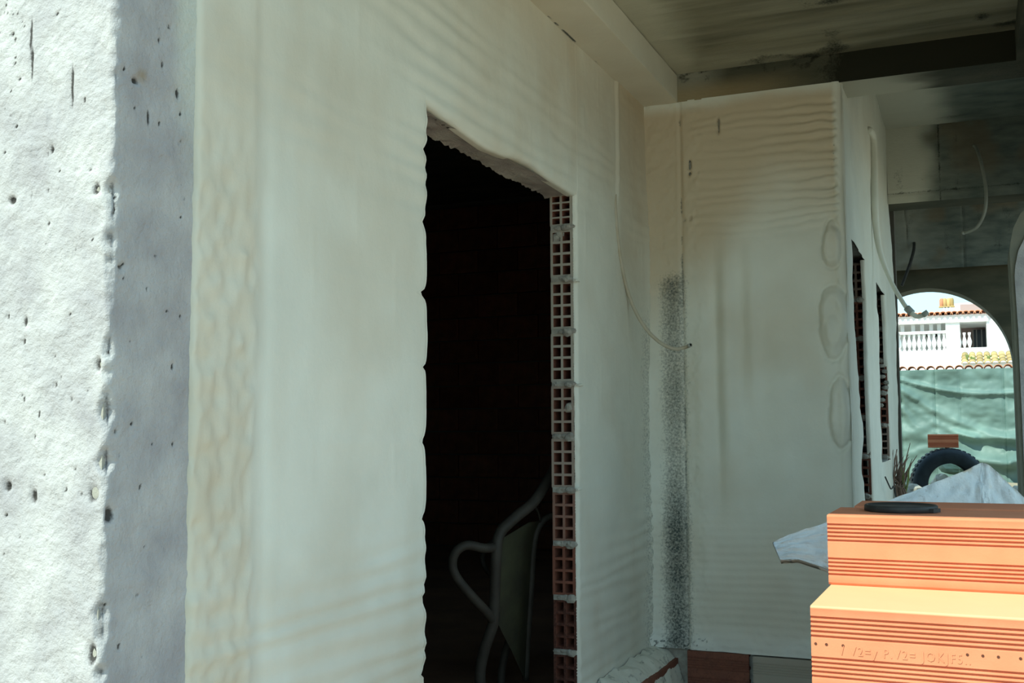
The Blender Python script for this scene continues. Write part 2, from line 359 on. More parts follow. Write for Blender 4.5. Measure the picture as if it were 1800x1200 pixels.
# mortar plug in one brick cell
for (px, py) in ((1000, 716), (983, 412), (977, 418)):
    p = on(px, py, 1, YR+.008); MB().lump(p, (.017, .012, .017), 5, 10).build('mortar_blob', mortar, wl)
for (px, py) in ((1018, 677), (1012, 493), (1016, 860)):
    p = on(px, py, 0, XA+.004); MB().tube([p+np.array([0, -.012, 0]), p+np.array([.004, .012, .002]), p+np.array([.002, .03, 0])], [.005, .004, .002], 6).build('foam_drip', foam_m, wl)
# base ledge at the foot of the left wall
u, v = grid(3.0, 4.2, 0, .26, .01)
h = .06+.035*fbm(u*6, v*8, 71)+.02*fbm(u*25, v*25, 72)
ang = np.clip(v/.26, 0, 1)*math.pi*.62
P = np.stack([XA+.004+np.sin(ang)*(.13+.2*(h-.06)), u, .50-(1-np.cos(ang))*.17-.0+.5*(h-.06)*np.cos(ang)], -1)
i = np.arange(u.size).reshape(u.shape); q = np.stack([i[:-1, :-1], i[1:, :-1], i[1:, 1:], i[:-1, 1:]], -1).reshape(-1, 4)
nn = fbm(u*50, v*50, 73, 2)
link('foam_ledge', mesh('foam_ledge', P.reshape(-1, 3), q[:, ::-1], foam_m, True, K3(.38*ss(.05, .4, nn+.5*fbm(u*4, v*4, 74)), 0*u, 0*u).reshape(-1, 3)), wl)
lb = hollow('brick', .33, .13, .10, terra_d, (2, 3), False)
for k in range(4): link('brick', lb, wl, (-1.19, 2.9+k*.338, .325))

# ---- back wall
wb = struct('wall_back')
MB().box(-1.2, YB+.015, .1, -.50, YB+.10, 3.1).build('wall_core', mortar, wb)
blobs = [(-.470, 1.75, .052, .135), (-.455, 1.40, .040, .120), (-.470, 2.03, .034, .085)]
def dispB(x, z):
    d = .006*fbm(x*4, z*2.2, 81)+.002*fbm(x*14, z*9, 82)
    tp = ss(2.02, 2.2, z)*ss(2.62, 2.56, z)*ss(-1.02, -.98, x)*ss(-.43, -.455, x)
    zw = z+.022*fbm(x*4, z*9, 83)+.008*fbm(x*14, z*14, 183)
    rip = np.sin(zw*2*math.pi/.036+2.2*fbm(x*2.5, z*18, 85)); rip = np.sign(rip)*np.abs(rip)**.6
    d += tp*(.0016+.0030*ss(-.75, -.5, x))*rip*(.25+.85*ss(-.5, .3, fbm(x*3, z*8, 84)))
    d -= tp*.010*np.exp(-((x+.452)/.014)**2)*np.clip(-rip, 0, 1)
    d += .0008*np.sin(z*2*math.pi/.03+3*fbm(x*3, z*2, 86))*ss(1.1, .8, z)
    for xc, wd, a, z0, z1 in ((-.86, .035, .020, 1.1, 2.2), (-.765, .030, .017, 1.35, 2.15), (-.97, .03, .010, .6, 1.9), (-.91, .02, -.010, .9, 2.1), (-.66, .05, .010, .9, 1.9)):
        d += a*np.exp(-((x-xc-.012*fbm(z*1.4, z*0, 87))/wd)**2)*ss(z0, z0+.3, z)*ss(z1, z1-.3, z)
    for xc, zc, rx, rz in blobs:
        r = np.sqrt(((x-xc)/rx)**2+((z-zc)/rz)**2); wob = .14*fbm(x*16, z*12, 88)
        wob = wob+.12*fbm(x*40, z*30, 188); d += .018*ss(1.1, .6, r+wob)-.012*np.exp(-((r+wob-1.1)/.09)**2)*ss(-.5, .3, fbm(x*9, z*9, 189)+.3)+.006*2.2*ss(.9, .4, r)*fbm(x*24, z*14, 89, 3)
    r = np.sqrt(((x+.47)/.028)**2+((z-1.70)/.06)**2); d += .010*ss(1.2, .6, r)
    # rough strip beside the corner + crease
    d += ss(-1.04, -1.07, x)*(.004*fbm(x*55, z*45, 90, 3)-.004)
    d += .004*ss(-1.045, -1.03, x)*ss(-.94, -.97, x)*fbm(x*60, z*40, 92, 3)
    d -= .010*np.exp(-((x+1.045)/.007)**2)*ss(.4, 1, 1-.2*fbm(z*20, z*0, 91))
    d += .02*np.exp(-(x+1.2)/.04)*ss(2.55, 2.0, z)
    d += .004*ss(-.46, -.445, x)
    d += .008*fbm(x*20, z*20, 93, 3)*ss(.64, .54, z)+.012*ss(.60, .52, z)
    for px, pz, rx, rz in ((-1.007, 2.392, .005, .020), (-1.008, 2.355, .006, .007), (-.89, 2.555, .004, .010), (-.89, 2.535, .003, .03), (-1.006, 2.175, .003, .01), (-1.03, 2.17, .003, .006)):
        d -= .02*np.exp(-((x-px)/rx)**4-((z-pz)/rz)**4)
    d += roll(-.415-x, .03)
    return d
def maskB(x, z):
    n = fbm(x*3, z*3, 95); tp = ss(1.98, 2.35, z+.15*n+.2*ss(-.7, -1.0, x)); sp_ = fbm(x*110, z*110, 96, 2)
    tan = .68*tp*ss(2.66, 2.60, z+.03*n)+.24*ss(-.1, .6, n)*(1-tp)+.34*ss(-1.03, -1.08, x)*ss(1.5, 2.0, z)*(1-tp)
    tan = tan*(1-.7*ss(-.46, -.445, x))
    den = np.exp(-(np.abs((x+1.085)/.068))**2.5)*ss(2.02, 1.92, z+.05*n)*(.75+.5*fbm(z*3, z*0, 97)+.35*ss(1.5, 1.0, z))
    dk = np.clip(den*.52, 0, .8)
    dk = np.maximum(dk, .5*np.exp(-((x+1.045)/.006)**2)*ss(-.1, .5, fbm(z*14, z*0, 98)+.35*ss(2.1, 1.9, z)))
    for px, pz, rx, rz in ((-1.007, 2.392, .005, .020), (-1.008, 2.355, .006, .007), (-.89, 2.555, .004, .010), (-.89, 2.535, .002, .03)):
        dk = np.maximum(dk, np.exp(-((x-px)/rx)**4-((z-pz)/rz)**4))
    wt = .6*ss(.62, .5, z)
    dk = np.maximum(dk, .6*ss(.2, .5, sp_)*ss(.58, .52, z)*ss(-.9, -1.0, x))
    for zq in (2.453, 2.410, 2.378, 2.352):
        dk = np.maximum(dk, .45*np.exp(-((x+.452)/.006)**2-((z-zq)/.006)**2))
    return K3(dk, tan, wt)
u, v = grid(-1.212, -.415, .495, ZS+.004, .006)
sheet('foam_coating', (0, YB, 0), (1, 0, 0), (0, 0, 1), (0, -1, 0), u, v, dispB(u, v), foam_m, wb, maskB(u, v))
bb = hollow('brick', .235, .155, .12, terra_d, (2, 3), True, .009, .1, (.25, 0, 0)); bw = hollow('brick', .30, .155, .12, terra_d, (2, 3), True, .009, .1, (0, 0, .95))
for (x, z, me) in ((-1.045, .338, bb), (-.795, .335, bw), (-1.10, .165, bb), (-.85, .165, bb), (-.60, .165, bw)):
    o = link('brick', me, wb, (x, YB+.10, z)); o.rotation_euler.z = -math.pi/2
# ---- side wall beyond (openings one and two)
ws = struct('wall_side'); XC = -.42
W1 = [4.431, 4.99, .93, 2.085]; W2 = [5.59, 6.13, 1.17, 2.055]
def edge(pts, sm=0):
    z = np.array([p[0] for p in pts][::-1]); y = np.array([p[1] for p in pts][::-1]); return lambda v: np.interp(v, z, y)
e1l = edge([(2.10, 4.425), (2.05, 4.43), (1.93, 4.425), (1.86, 4.438), (1.76, 4.46), (1.685, 4.498), (1.62, 4.51), (1.58, 4.52), (1.54, 4.60), (1.50, 4.55), (1.461, 4.60), (1.42, 4.57), (1.37, 4.66), (1.30, 4.69), (1.255, 4.62), (1.20, 4.57), (1.16, 4.575), (1.113, 4.68), (1.05, 4.72), (.9, 4.74)])
e1r = edge([(2.10, 5.0), (1.9, 5.05), (1.6, 5.02), (1.45, 5.03), (1.3, 5.04), (1.2, 5.06), (.9, 5.06)])
e2l = edge([(2.07, 5.58), (1.93, 5.59), (1.89, 5.66), (1.80, 5.68), (1.7, 5.64), (1.65, 5.63), (1.484, 5.62), (1.4, 5.60), (1.3, 5.66), (1.2, 5.64), (1.1, 5.72)])
e2r = edge([(2.07, 6.13), (1.9, 6.19), (1.7, 6.20), (1.6, 6.25), (1.5, 6.24), (1.1, 6.26)])
ecn = edge([(3.1, 6.75), (2.66, 6.74), (2.54, 6.83), (2.40, 6.95), (2.328, 7.02), (2.159, 7.05), (2.05, 7.10), (1.98, 7.14), (1.9, 7.04), (1.72, 7.0), (1.5, 7.02), (1.2, 6.96), (.9, 7.0), (.2, 7.0)])
def dispC(y, z): return .006*fbm(y*3, z*3, 101)+.003*fbm(y*12, z*12, 102)-.0
def maskC(y, z):
    n = fbm(y*2, z*2, 103); return K3(0*z, .14*ss(-.2, .6, n), 0*z)
A_ = dict(step=.012, disp=dispC, mask=maskC, P0=(XC, 0, 0), U=(0, 1, 0), N=(1, 0, 0), m=foam_m, parent=ws)
c4 = lambda v: v*0+YB+.006
mid = lambda v: v*0+5.3
curtain('foam_coating', c4, e1l, (False, True), W1[2], W1[3], thick=.09, **A_)
curtain('foam_coating', e1r, mid, (True, False), W1[2], W1[3], thick=.02, **A_)
curtain('foam_coating', c4, mid, (False, False), .22, W1[2], **A_)
curtain('foam_coating', c4, mid, (False, False), W1[3], 3.1, **A_)
curtain('foam_coating', mid, e2l, (False, True), W2[2], W2[3], thick=.09, **A_)
curtain('foam_coating', e2r, ecn, (True, True), W2[2], W2[3], thick=.02, **A_)
curtain('foam_coating', mid, ecn, (False, True), .22, W2[2], **A_)
curtain('foam_coating', mid, ecn, (False, True), W2[3], 3.1, **A_)
c = MB(); x0, x1 = XC-.095, XC-.014
c.box(x0, YB+.1, .1, x1, 5.55, W1[2]); c.box(x0, YB+.1, W1[3]+.02, x1, 5.35, 3.1); c.box(x0, 5.17, W1[2], x1, 5.35, W1[3]+.02); c.box(x0, YB+.02, W1[2], x1, 4.40, W1[3]+.02)
c.box(x0, 5.35, .1, x1, 6.94, W2[2]); c.box(x0, 5.35, W2[3]+.02, x1, 6.94, 3.1); c.box(x0, 5.35, W2[2], x1, 5.56, W2[3]+.02); c.box(x0, 6.32, W2[2], x1, 6.94, W2[3]+.02)
c.box(x0-.02, 6.9, .1, x1-.06, 7.6, 3.1)
c.build('wall_core', mortar, ws)
jw = [hollow('brick', .165, BH, .080, terra_d, (2, 4), False, .010, .15, k, False) for k in ((0, 0, .45), (.35, 0, 0))]
jm = lambda y, z: MB().box(XC-.087, y, z-.008, XC-.008, y+.16, z+.008).lump((XC-.03, y-.002, z), (.02, .010, .013), int(z*50), 8).build('mortar_joint', mortar, ws)
for k in range(7):
    z = 1.92-k*.1745
    if z+BH > .95: link('brick', jw[0 if k in (0, 4, 6) else 1], ws, (XC-.086, 5.055, z)); jm(5.053, z-.008)
for k in range(6):
    z = 1.885-k*.1745
    if z > 1.0: link('brick', jw[0 if k in (0, 1, 4) else 1], ws, (XC-.086, 6.215, z)); jm(6.213, z-.008)
b = MB()
for k in range(9): b.lump((XC-.05+.04*random.random(), 6.208, 1.70-.03*k+.01*random.random()), (.018, .008, .012), k, 8)
b.build('mortar_blob', mortar, ws)
# ---- dark room behind the doorway
wr = struct('wall_inner')
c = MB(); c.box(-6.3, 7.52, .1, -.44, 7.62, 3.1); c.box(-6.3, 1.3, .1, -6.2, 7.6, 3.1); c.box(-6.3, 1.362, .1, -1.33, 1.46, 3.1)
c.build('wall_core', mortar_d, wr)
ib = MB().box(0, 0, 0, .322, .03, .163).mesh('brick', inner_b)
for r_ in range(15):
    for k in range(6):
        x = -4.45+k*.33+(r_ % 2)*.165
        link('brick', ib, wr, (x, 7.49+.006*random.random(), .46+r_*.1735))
# ---- far arch wall
we = struct('wall_arch'); YE = 9.35
cx_, rx_, zs_, rz_ = -.325, .63, 1.80, .66
N_ = 40; outl = []
ar = [(cx_+rx_*math.cos(math.pi*i/N_), zs_+rz_*math.sin(math.pi*i/N_)) for i in range(N_+1)]
# front plate: strips between the arch and the top
b = MB()
for y, s in ((YE, 1), (YE+.28, -1)):
    for i in range(N_):
        (xa, za), (xb, zb) = ar[i], ar[i+1]
        q = [(xa, y, za), (xb, y, zb), (xb, y, 3.1), (xa, y, 3.1)]; b.add(q, [(3, 2, 1, 0) if s == -1 else (0, 1, 2, 3)], (0, .06, 0))
    for xa, xb in ((cx_+rx_, .95), (-1.6, cx_-rx_)):
        b.add([(xa, y, .1), (xb, y, .1), (xb, y, 3.1), (xa, y, 3.1)], [(0, 1, 2, 3)], (0, .06, 0))
for i in range(N_):
    (xa, za), (xb, zb) = ar[i], ar[i+1]; b.add([(xa, YE, za), (xb, YE, zb), (xb, YE+.28, zb), (xa, YE+.28, za)], [(0, 1, 2, 3)], (0, 0, .2))
for xa in (cx_+rx_, cx_-rx_): b.add([(xa, YE, .1), (xa, YE+.28, .1), (xa, YE+.28, zs_), (xa, YE, zs_)], [(0, 1, 2, 3)], (0, 0, .2))
b.build('arch_panel', dark_m, we)
def panel_face(nm, x0, x1, z0, z1, y, cols, rows, par, seed, wt):
    u, v = grid(x0, x1, z0, z1, .012)
    d = .003*fbm(u*6, v*6, seed)+.001*fbm(u*40, v*40, seed+1); dk = 0*u
    for (xx, s_, t_) in cols:
        g = np.exp(-((u-xx-s_*(z1-v)-.004*fbm(v*20, v*0, seed+3))/.006)**2); d -= .008*g; dk = np.maximum(dk, .7*t_*g)
    for (q, t_) in rows:
        g = np.exp(-((v-q)/.005)**2); d -= .006*g; dk = np.maximum(dk, .55*t_*g)
    n = fbm(u*3.5, v*3.5, seed+5); n2 = fbm(u*14, v*5, seed+7)
    return sheet(nm, (0, y, 0), (1, 0, 0), (0, 0, 1), (0, -1, 0), u, v, d, form_m, par, K3(np.clip(dk+.28*ss(.1, .6, n2), 0, 1), .6*ss(.15, .5, n), wt(u, v, n)))
bf = struct('beam_middle'); bf.name = 'trim_1'
F1Y = 6.67
MB().box(XC-.1, F1Y+.012, ZS+.01, .95, F1Y+.28, 3.3).build('beam_body', dark_m, bf)
panel_face('beam_face', XC, .95, ZS, 3.105, F1Y, [(-.135, 0, .95), (-.03, 0, .5)], [(2.71, .7)], bf, 200, lambda u, v, n: .98*ss(-.10, -.28, u+.14*n-.10*(v-2.85))+0*v)
bfr = struct('beam_far'); bfr.name = 'trim_2'
MB().box(-1.6, YE-.10, ZS+.01, .95, YE+.05, 3.3).build('beam_body', dark_m, bfr)
panel_face('beam_face', -1.2, .95, ZS-.05, 3.105, YE-.12, [(-.455, .05, .5), (-.02, 0, .5)], [(2.76, .5)], bfr, 230, lambda u, v, n: .35*ss(-.1, -.5, u+.2*n)+0*v)
# ---- ceilings and beams
ce = struct('ceiling')
u, v = grid(-1.06, .95, 1.4, YB+.02, .016)
n = fbm(u*2.6, v*2.6, 111); n2 = fbm(u*2, v*22, 112); n3 = fbm(u*5, v*5, 113)
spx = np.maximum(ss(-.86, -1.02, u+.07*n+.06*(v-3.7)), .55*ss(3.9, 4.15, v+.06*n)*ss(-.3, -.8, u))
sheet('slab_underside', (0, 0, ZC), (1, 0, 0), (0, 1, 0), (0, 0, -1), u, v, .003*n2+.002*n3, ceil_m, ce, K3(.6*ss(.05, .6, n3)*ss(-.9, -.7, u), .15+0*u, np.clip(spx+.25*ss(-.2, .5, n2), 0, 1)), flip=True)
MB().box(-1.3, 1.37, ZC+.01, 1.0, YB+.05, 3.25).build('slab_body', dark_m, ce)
c2 = struct('ceiling_far')
u, v = grid(XC-.02, .95, YB+.2, YE, .02)
n = fbm(u*2.6, v*2.6, 121); n2 = fbm(u*3, v*18, 122)
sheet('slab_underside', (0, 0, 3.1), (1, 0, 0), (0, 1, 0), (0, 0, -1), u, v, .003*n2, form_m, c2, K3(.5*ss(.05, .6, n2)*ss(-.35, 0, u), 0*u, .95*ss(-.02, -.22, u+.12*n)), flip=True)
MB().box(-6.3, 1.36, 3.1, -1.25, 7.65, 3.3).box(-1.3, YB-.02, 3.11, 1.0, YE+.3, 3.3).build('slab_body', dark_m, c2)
# beam along the left wall
ba = struct('trim_3'); xb = -1.052
u, v = grid(1.3, YB+.005, 0, .27, .012, .008)
wS = xb-XA+.012      # soffit width, then up the side face
sx_ = np.where(v < wS, XA-.012+v, xb); sz_ = np.where(v < wS, ZS, ZS+(v-wS)); rr = .006
n = fbm(u*5, v*9, 131); n2 = fbm(u*3, v*3, 133)
P = np.stack([sx_+.0015*n*(v > wS), u, sz_-.002*n*(v < wS)], -1)
i = np.arange(u.size).reshape(u.shape); q = np.stack([i[:-1, :-1], i[1:, :-1], i[1:, 1:], i[:-1, 1:]], -1).reshape(-1, 4)
gap = np.exp(-((v-.014)/.004)**2)*ss(0, .3, fbm(u*8, u*0, 135))*ss(2.9, 3.0, u)*ss(3.7, 3.5, u)
dk = np.maximum(gap, .25*ss(.2, .5, n2)*(v > wS+.05))
link('beam_skin', mesh('beam_skin', P.reshape(-1, 3), q, foam_m, False, K3(dk, .20+.14*n2+.1*(v < wS), 0*u).reshape(-1, 3)), ba)
MB().box(-1.28, 1.25, ZS+.006, xb-.004, YB+.02, 3.2).build('beam_body', dark_m, ba)
# cross beam over the back wall
bc = struct('trim_4')
u, v = grid(xb-.002, .95, ZS, ZC+.006, .01, .006); n = fbm(u*4, v*4, 141); n2 = fbm(u*30, v*30, 142, 3)
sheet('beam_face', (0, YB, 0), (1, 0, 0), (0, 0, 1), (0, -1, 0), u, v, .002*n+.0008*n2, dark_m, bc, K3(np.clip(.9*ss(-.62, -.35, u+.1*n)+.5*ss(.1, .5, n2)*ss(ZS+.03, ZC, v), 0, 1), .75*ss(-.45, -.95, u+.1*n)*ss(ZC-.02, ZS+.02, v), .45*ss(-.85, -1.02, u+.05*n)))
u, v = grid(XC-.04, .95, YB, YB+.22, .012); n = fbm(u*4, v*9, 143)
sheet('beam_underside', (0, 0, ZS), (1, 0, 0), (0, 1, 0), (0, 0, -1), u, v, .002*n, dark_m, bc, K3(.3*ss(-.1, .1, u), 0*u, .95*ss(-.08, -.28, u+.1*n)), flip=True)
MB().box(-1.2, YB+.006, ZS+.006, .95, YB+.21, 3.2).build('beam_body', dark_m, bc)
# front beam and right-hand beam, unseen light block and pillar of the open side
bd = struct('trim_5'); MB().box(-1.5, 1.36, ZS, 1.0, 1.6, 3.25).build('beam_body', dark_m, bd)
be = struct('trim_6'); MB().box(.185, 1.6, ZS-.0, .5, YB+.01, 3.2).build('beam_body', dark_m, be)
wd = struct('wall_light_block'); MB().box(.27, 3.4, .1, .50, 4.5, 3.2).box(.36, 4.5, 2.6, .55, 6.55, 3.2).build('wall_core', col_m, wd)  # unseen wall added beside the porch to dim the back wall
pl = struct('trim_7')
prof = [(.225, .1), (.222, 2.0), (.215, 2.30), (.222, 2.36), (.24, 2.44), (.28, 2.52), (.36, 2.58), (.6, 2.58), (.6, .1)]
V = [(x, 6.55, z) for x, z in prof]+[(x, 6.95, z) for x, z in prof]; n = len(prof)
MB().add(V, [tuple(range(n))]+[tuple(range(n, 2*n))[::-1]]+[(i, n+i, n+(i+1) % n, (i+1) % n) for i in range(n)], (0, 0, .35)).build('pillar', dark_m, pl)
V = [(x+.02, 6.535, z-.13 if z > .2 else z) for x, z in prof]+[(x+.02, 6.56, z-.13 if z > .2 else z) for x, z in prof]
MB().add(V, [tuple(range(n))]+[(i, n+i, n+(i+1) % n, (i+1) % n) for i in range(n)], (0, .0, 0)).build('render_coat', col_m, pl)

# ---- concrete column at the left, its sunlit face and its shaded face
cl = struct('trim_8')
nz = 560; z = np.linspace(.2, 2.75, nz); cyf = 1.264
s1 = np.linspace(-.26, .34, 134); s2 = np.linspace(0, .192, 46)[1:]
chip = .009*np.abs(fbm(z*30, z*0, 151, 4))+.035*np.clip(fbm(z*13, z*0, 152, 3)-.10, 0, 1)
Sg = np.concatenate([s1, .34+s2])[:, None]*np.ones((1, nz)); Zg = np.repeat(z[None], Sg.shape[0], 0)
front = Sg <= .34
X = np.where(front, XA-.34+Sg, XA); Y = np.where(front, cyf, cyf+Sg-.34)
def spot(px, py, face, rx, rz):
    p = on(px, py, 1, cyf) if face == 0 else on(px, py, 0, XA); s = (p[0]-XA+.34) if face == 0 else (.34+p[1]-cyf); return s, p[2], rx, rz
PIT = [spot(*q) for q in ((20, 352, 0, .008, .007), (90, 262, 0, .004, .006), (83, 270, 0, .003, .003), (44, 565, 0, .003, .011), (58, 872, 0, .005, .012), (75, 835, 0, .003, .003), (34, 942, 0, .002, .004), (57, 110, 0, .002, .03), (55, 60, 0, .0015, .03), (127, 150, 0, .0015, .035), (101, 24, 0, .003, .003), (168, 332, 0, .007, .009), (162, 868, 0, .009, .012), (12, 855, 0, .006, .008), (42, 702, 0, .002, .004), (68, 728, 0, .0015, .006), (104, 300, 0, .002, .003), (10, 905, 0, .003, .003), (80, 428, 0, .0015, .004), (85, 445, 0, .002, .002), (161, 1150, 0, .008, .016), (172, 640, 0, .005, .01), (52, 345, 0, .002, .015),
    (262, 207, 1, .0025, .014), (240, 142, 1, .008, .005), (313, 165, 1, .004, .010), (319, 200, 1, .003, .004), (319, 250, 1, .003, .003), (213, 470, 1, .006, .003), (200, 365, 1, .008, .01), (193, 905, 1, .010, .012), (205, 758, 1, .004, .003), (268, 780, 1, .002, .002), (256, 961, 1, .002, .002), (265, 446, 1, .002, .003), (291, 968, 1, .002, .002), (250, 1153, 1, .002, .002), (235, 1034, 1, .002, .002))]
rb = np.random.RandomState(3); PIT += [(a, b_, r1, r1*rr2) for a, b_, r1, rr2 in zip(rb.uniform(.03, .52, 170), rb.uniform(.3, 2.6, 170), rb.uniform(.0012, .0030, 170), rb.uniform(.8, 2.4, 170))]
PIT += [(a, b_, .0013, .0022) for a, b_ in zip(rb.uniform(.09, .15, 90), rb.uniform(1.85, 2.2, 90))]
dep = .0022*fbm(Sg*18, Zg*18, 153)+.0026*fbm(Sg*42, Zg*30, 253, 3)*front+.0011*fbm(Sg*60, Zg*60, 154, 3)+.0015*np.clip(fbm(Sg*10, Zg*10, 155), 0, 1)*fbm(Sg*90, Zg*70, 156, 2); dk = 0*Sg
for s_, z_, a, b_ in PIT:
    g = np.exp(-(((Sg-s_)/a)**2+((Zg-z_)/b_)**2)**1.2); dep -= np.minimum(.008, a*1.6)*g; dk = np.maximum(dk, g*.95)
dc = np.abs(Sg-.34); ch = np.repeat(chip[None], Sg.shape[0], 0); cut = ss(1, 0, dc/(ch*1.3+.003))
dk = np.maximum(dk, .45*ss(.003, .012, ch)*cut)
X = np.where(front, X-cut*(.5*ch+.001), X-cut*(.7*ch+.001)+dep); Y = np.where(front, Y+cut*(.7*ch+.001)-dep, Y+cut*(.5*ch+.001))
ov = .95*ss(.46, .53, Sg+.05*ss(1.6, 2.2, Zg)-.02+.02*fbm(Sg*20, Zg*6, 157))*ss(1.7, 2.1, Zg+.1*fbm(Sg*8, Zg*4, 158))+.6*ss(.50, .533, Sg)*ss(1.0, .8, Zg)
i = np.arange(Sg.size).reshape(Sg.shape); q = np.stack([i[:-1, :-1], i[1:, :-1], i[1:, 1:], i[:-1, 1:]], -1).reshape(-1, 4)
tn = .8*np.exp(-((Sg-spot(250, 132, 1, 0, 0)[0])/.012)**2-((Zg-spot(250, 132, 1, 0, 0)[1])/.010)**2)
link('column_face', mesh('column_face', np.stack([X, Y, Zg], -1).reshape(-1, 3), q, col_m, True, K3(dk, tn, ov*(~front)).reshape(-1, 3)), cl)
MB().box(XA-.598, cyf+.015, .1, XA-.014, 1.45, 3.2).build('column_body', col_m, cl)

# ------------------------------------------------------------------ brick stack
def rib_brick(name, L, T, H, text=False):
    """large ribbed block, length along X, front face at y=0, z from 0 to H"""
    pts = []; gd = .0058; c_ = .005
    bands = [(.0, .115, 0), (.115, .395, 5), (.395, .60, 0), (.60, .885, 5), (.885, 1, 0)]
    pts = [(c_*.6, 0), (0, c_)]
    for a, b_, n_ in bands:
        if n_:
            st = (b_-a)*H/n_
            for i in range(n_):
                z0 = a*H+i*st; pts += [(0, z0), (0, z0+st*.16), (gd*.5, z0+st*.34), (gd, z0+st*.42), (gd, z0+st*.84), (0, z0+st*.90)]
    pts += [(0, H-c_), (c_*.25, H-c_*.3), (c_, H)]
    back = [(T-y, z) for y, z in pts[::-1]]; P = pts+back; n_ = len(P); b = MB()
    NX = 24; xs = np.linspace(0, L, NX+1)
    rows = []
    for j, x in enumerate(xs):
        w_ = .0007*float(fbm(np.array(x*9), np.array(H*50+L*7), 160)); rows += [(x, y+w_, z) for y, z in P]
    Fc = [(j*n_+i, (j+1)*n_+i, (j+1)*n_+(i+1) % n_, j*n_+(i+1) % n_) for j in range(NX) for i in range(n_)]
    b.add(rows, Fc)
    kk = []
    for x in xs:
        for y, z in P: kk.append((0, (.6 if T > .5 else .12) if z > H-.002 else (.10 if .10*H < z < .89*H and y < .001 and not (.40*H < z < .585*H) else 0), 0))  # pale tint paints sunlight into tops and ridges, strongest on the deep sunlit blocks
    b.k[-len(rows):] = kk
    # hollow ends
    nx, nz = 3, 4; wl_ = .009; wy = (T-wl_*(nx+1))/nx; wz = (H-wl_*(nz+1))/nz
    ys = [0]; zs = [0]
    for i in range(nx): ys += [wl_+i*(wy+wl_), wl_+i*(wy+wl_)+wy]
    for i in range(nz): zs += [wl_+i*(wz+wl_), wl_+i*(wz+wl_)+wz]
    ys.append(T); zs.append(H)
    for x, s in ((0, 1), (L, -1)):
        for i in range(len(ys)-1):
            for j in range(len(zs)-1):
                y0, y1, z0, z1 = ys[i], ys[i+1], zs[j], zs[j+1]
                y0 = max(y0, .003); y1 = min(y1, T-.003); z0 = max(z0, .001); z1 = min(z1, H-.001)
                if i % 2 == 1 and j % 2 == 1:
                    xd = x+s*.13; q = [(x, y0, z0), (x, y1, z0), (x, y1, z1), (x, y0, z1), (xd, y0, z0), (xd, y1, z0), (xd, y1, z1), (xd, y0, z1)]
                    b.add(q, [(0, 1, 5, 4), (1, 2, 6, 5), (2, 3, 7, 6), (3, 0, 4, 7), (4, 5, 6, 7)])
                else: b.add([(x, y0, z0), (x, y1, z0), (x, y1, z1), (x, y0, z1)], [(0, 1, 2, 3)])
    return b.mesh(name, terra)
GS = 'ribbed orange hollow bricks in the stack'
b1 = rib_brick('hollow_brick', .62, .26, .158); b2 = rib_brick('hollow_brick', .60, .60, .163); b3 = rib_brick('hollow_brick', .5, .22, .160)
def brick_thing(me, loc, rz, label):
    o = link('hollow_brick', me, None, loc); o.rotation_euler.z = rz; return tag(o, label, 'brick', GS)
RZ = -.012
up_b = brick_thing(b1, (-.319, 2.60, .9885), RZ, 'ribbed orange hollow brick on top of the stack, front face sunlit, under the dark lid')
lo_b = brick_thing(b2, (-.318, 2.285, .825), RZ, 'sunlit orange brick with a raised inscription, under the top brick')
brick_thing(b3, (-.285, 2.875, .9885), .0, 'shaded orange brick behind the top brick, next to the white foam board')
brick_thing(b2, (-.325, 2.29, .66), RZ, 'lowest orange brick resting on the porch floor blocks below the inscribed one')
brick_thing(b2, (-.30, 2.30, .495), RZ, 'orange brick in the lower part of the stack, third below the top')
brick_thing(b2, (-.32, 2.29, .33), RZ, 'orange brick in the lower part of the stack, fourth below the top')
lowest = brick_thing(rib_brick('hollow_brick', .60, .60, .108), (-.31, 2.285, .221), RZ, 'bottom orange brick standing on the porch floor')
# inscription on the lower brick (raised lettering + punched dots)
cv = bpy.data.curves.new('txt', 'FONT'); cv.body = '/ V2=y P.V2= JOKJF5..'; cv.size = .0285; cv.extrude = .0011; cv.space_character = 1.22; cv.resolution_u = 2
to = bpy.data.objects.new('txt', cv); scene.collection.objects.link(to)
dg = bpy.context.evaluated_depsgraph_get(); dg.update(); me = bpy.data.meshes.new_from_object(to.evaluated_get(dg)); bpy.data.objects.remove(to)
me.materials.clear(); me.materials.append(terra)
co = np.zeros(len(me.vertices)*3); me.vertices.foreach_get('co', co); co = co.reshape(-1, 3); wtx = co[:, 0].max()
nb = np.stack([co[:, 0]*(.238/wtx)+.058, -co[:, 2]-.0002, co[:, 1]*.9+.0705], -1); me.vertices.foreach_set('co', nb.ravel()); me.update()
c4_ = me.color_attributes.new('mask', 'FLOAT_COLOR', 'POINT'); c4_.data.foreach_set('color', np.tile([0, .12, 0, 1], len(me.vertices)).astype(np.float32))
t_ = link('inscription', me, lo_b, (0, 0, 0)); t_['label'] = 'raised lettering pressed into the middle band'
dm = MB().rev([(0.0001, -.0006), (.0028, -.0006), (.0028, .001)], (0, -.0002, 0), 10, 1, (1, 0, 0)).mesh('punched_dot', terra)
for x in (.009, .030, .062, .291, .318, .345, .383): link('punched_dot', dm, lo_b, (x, 0, .0885))
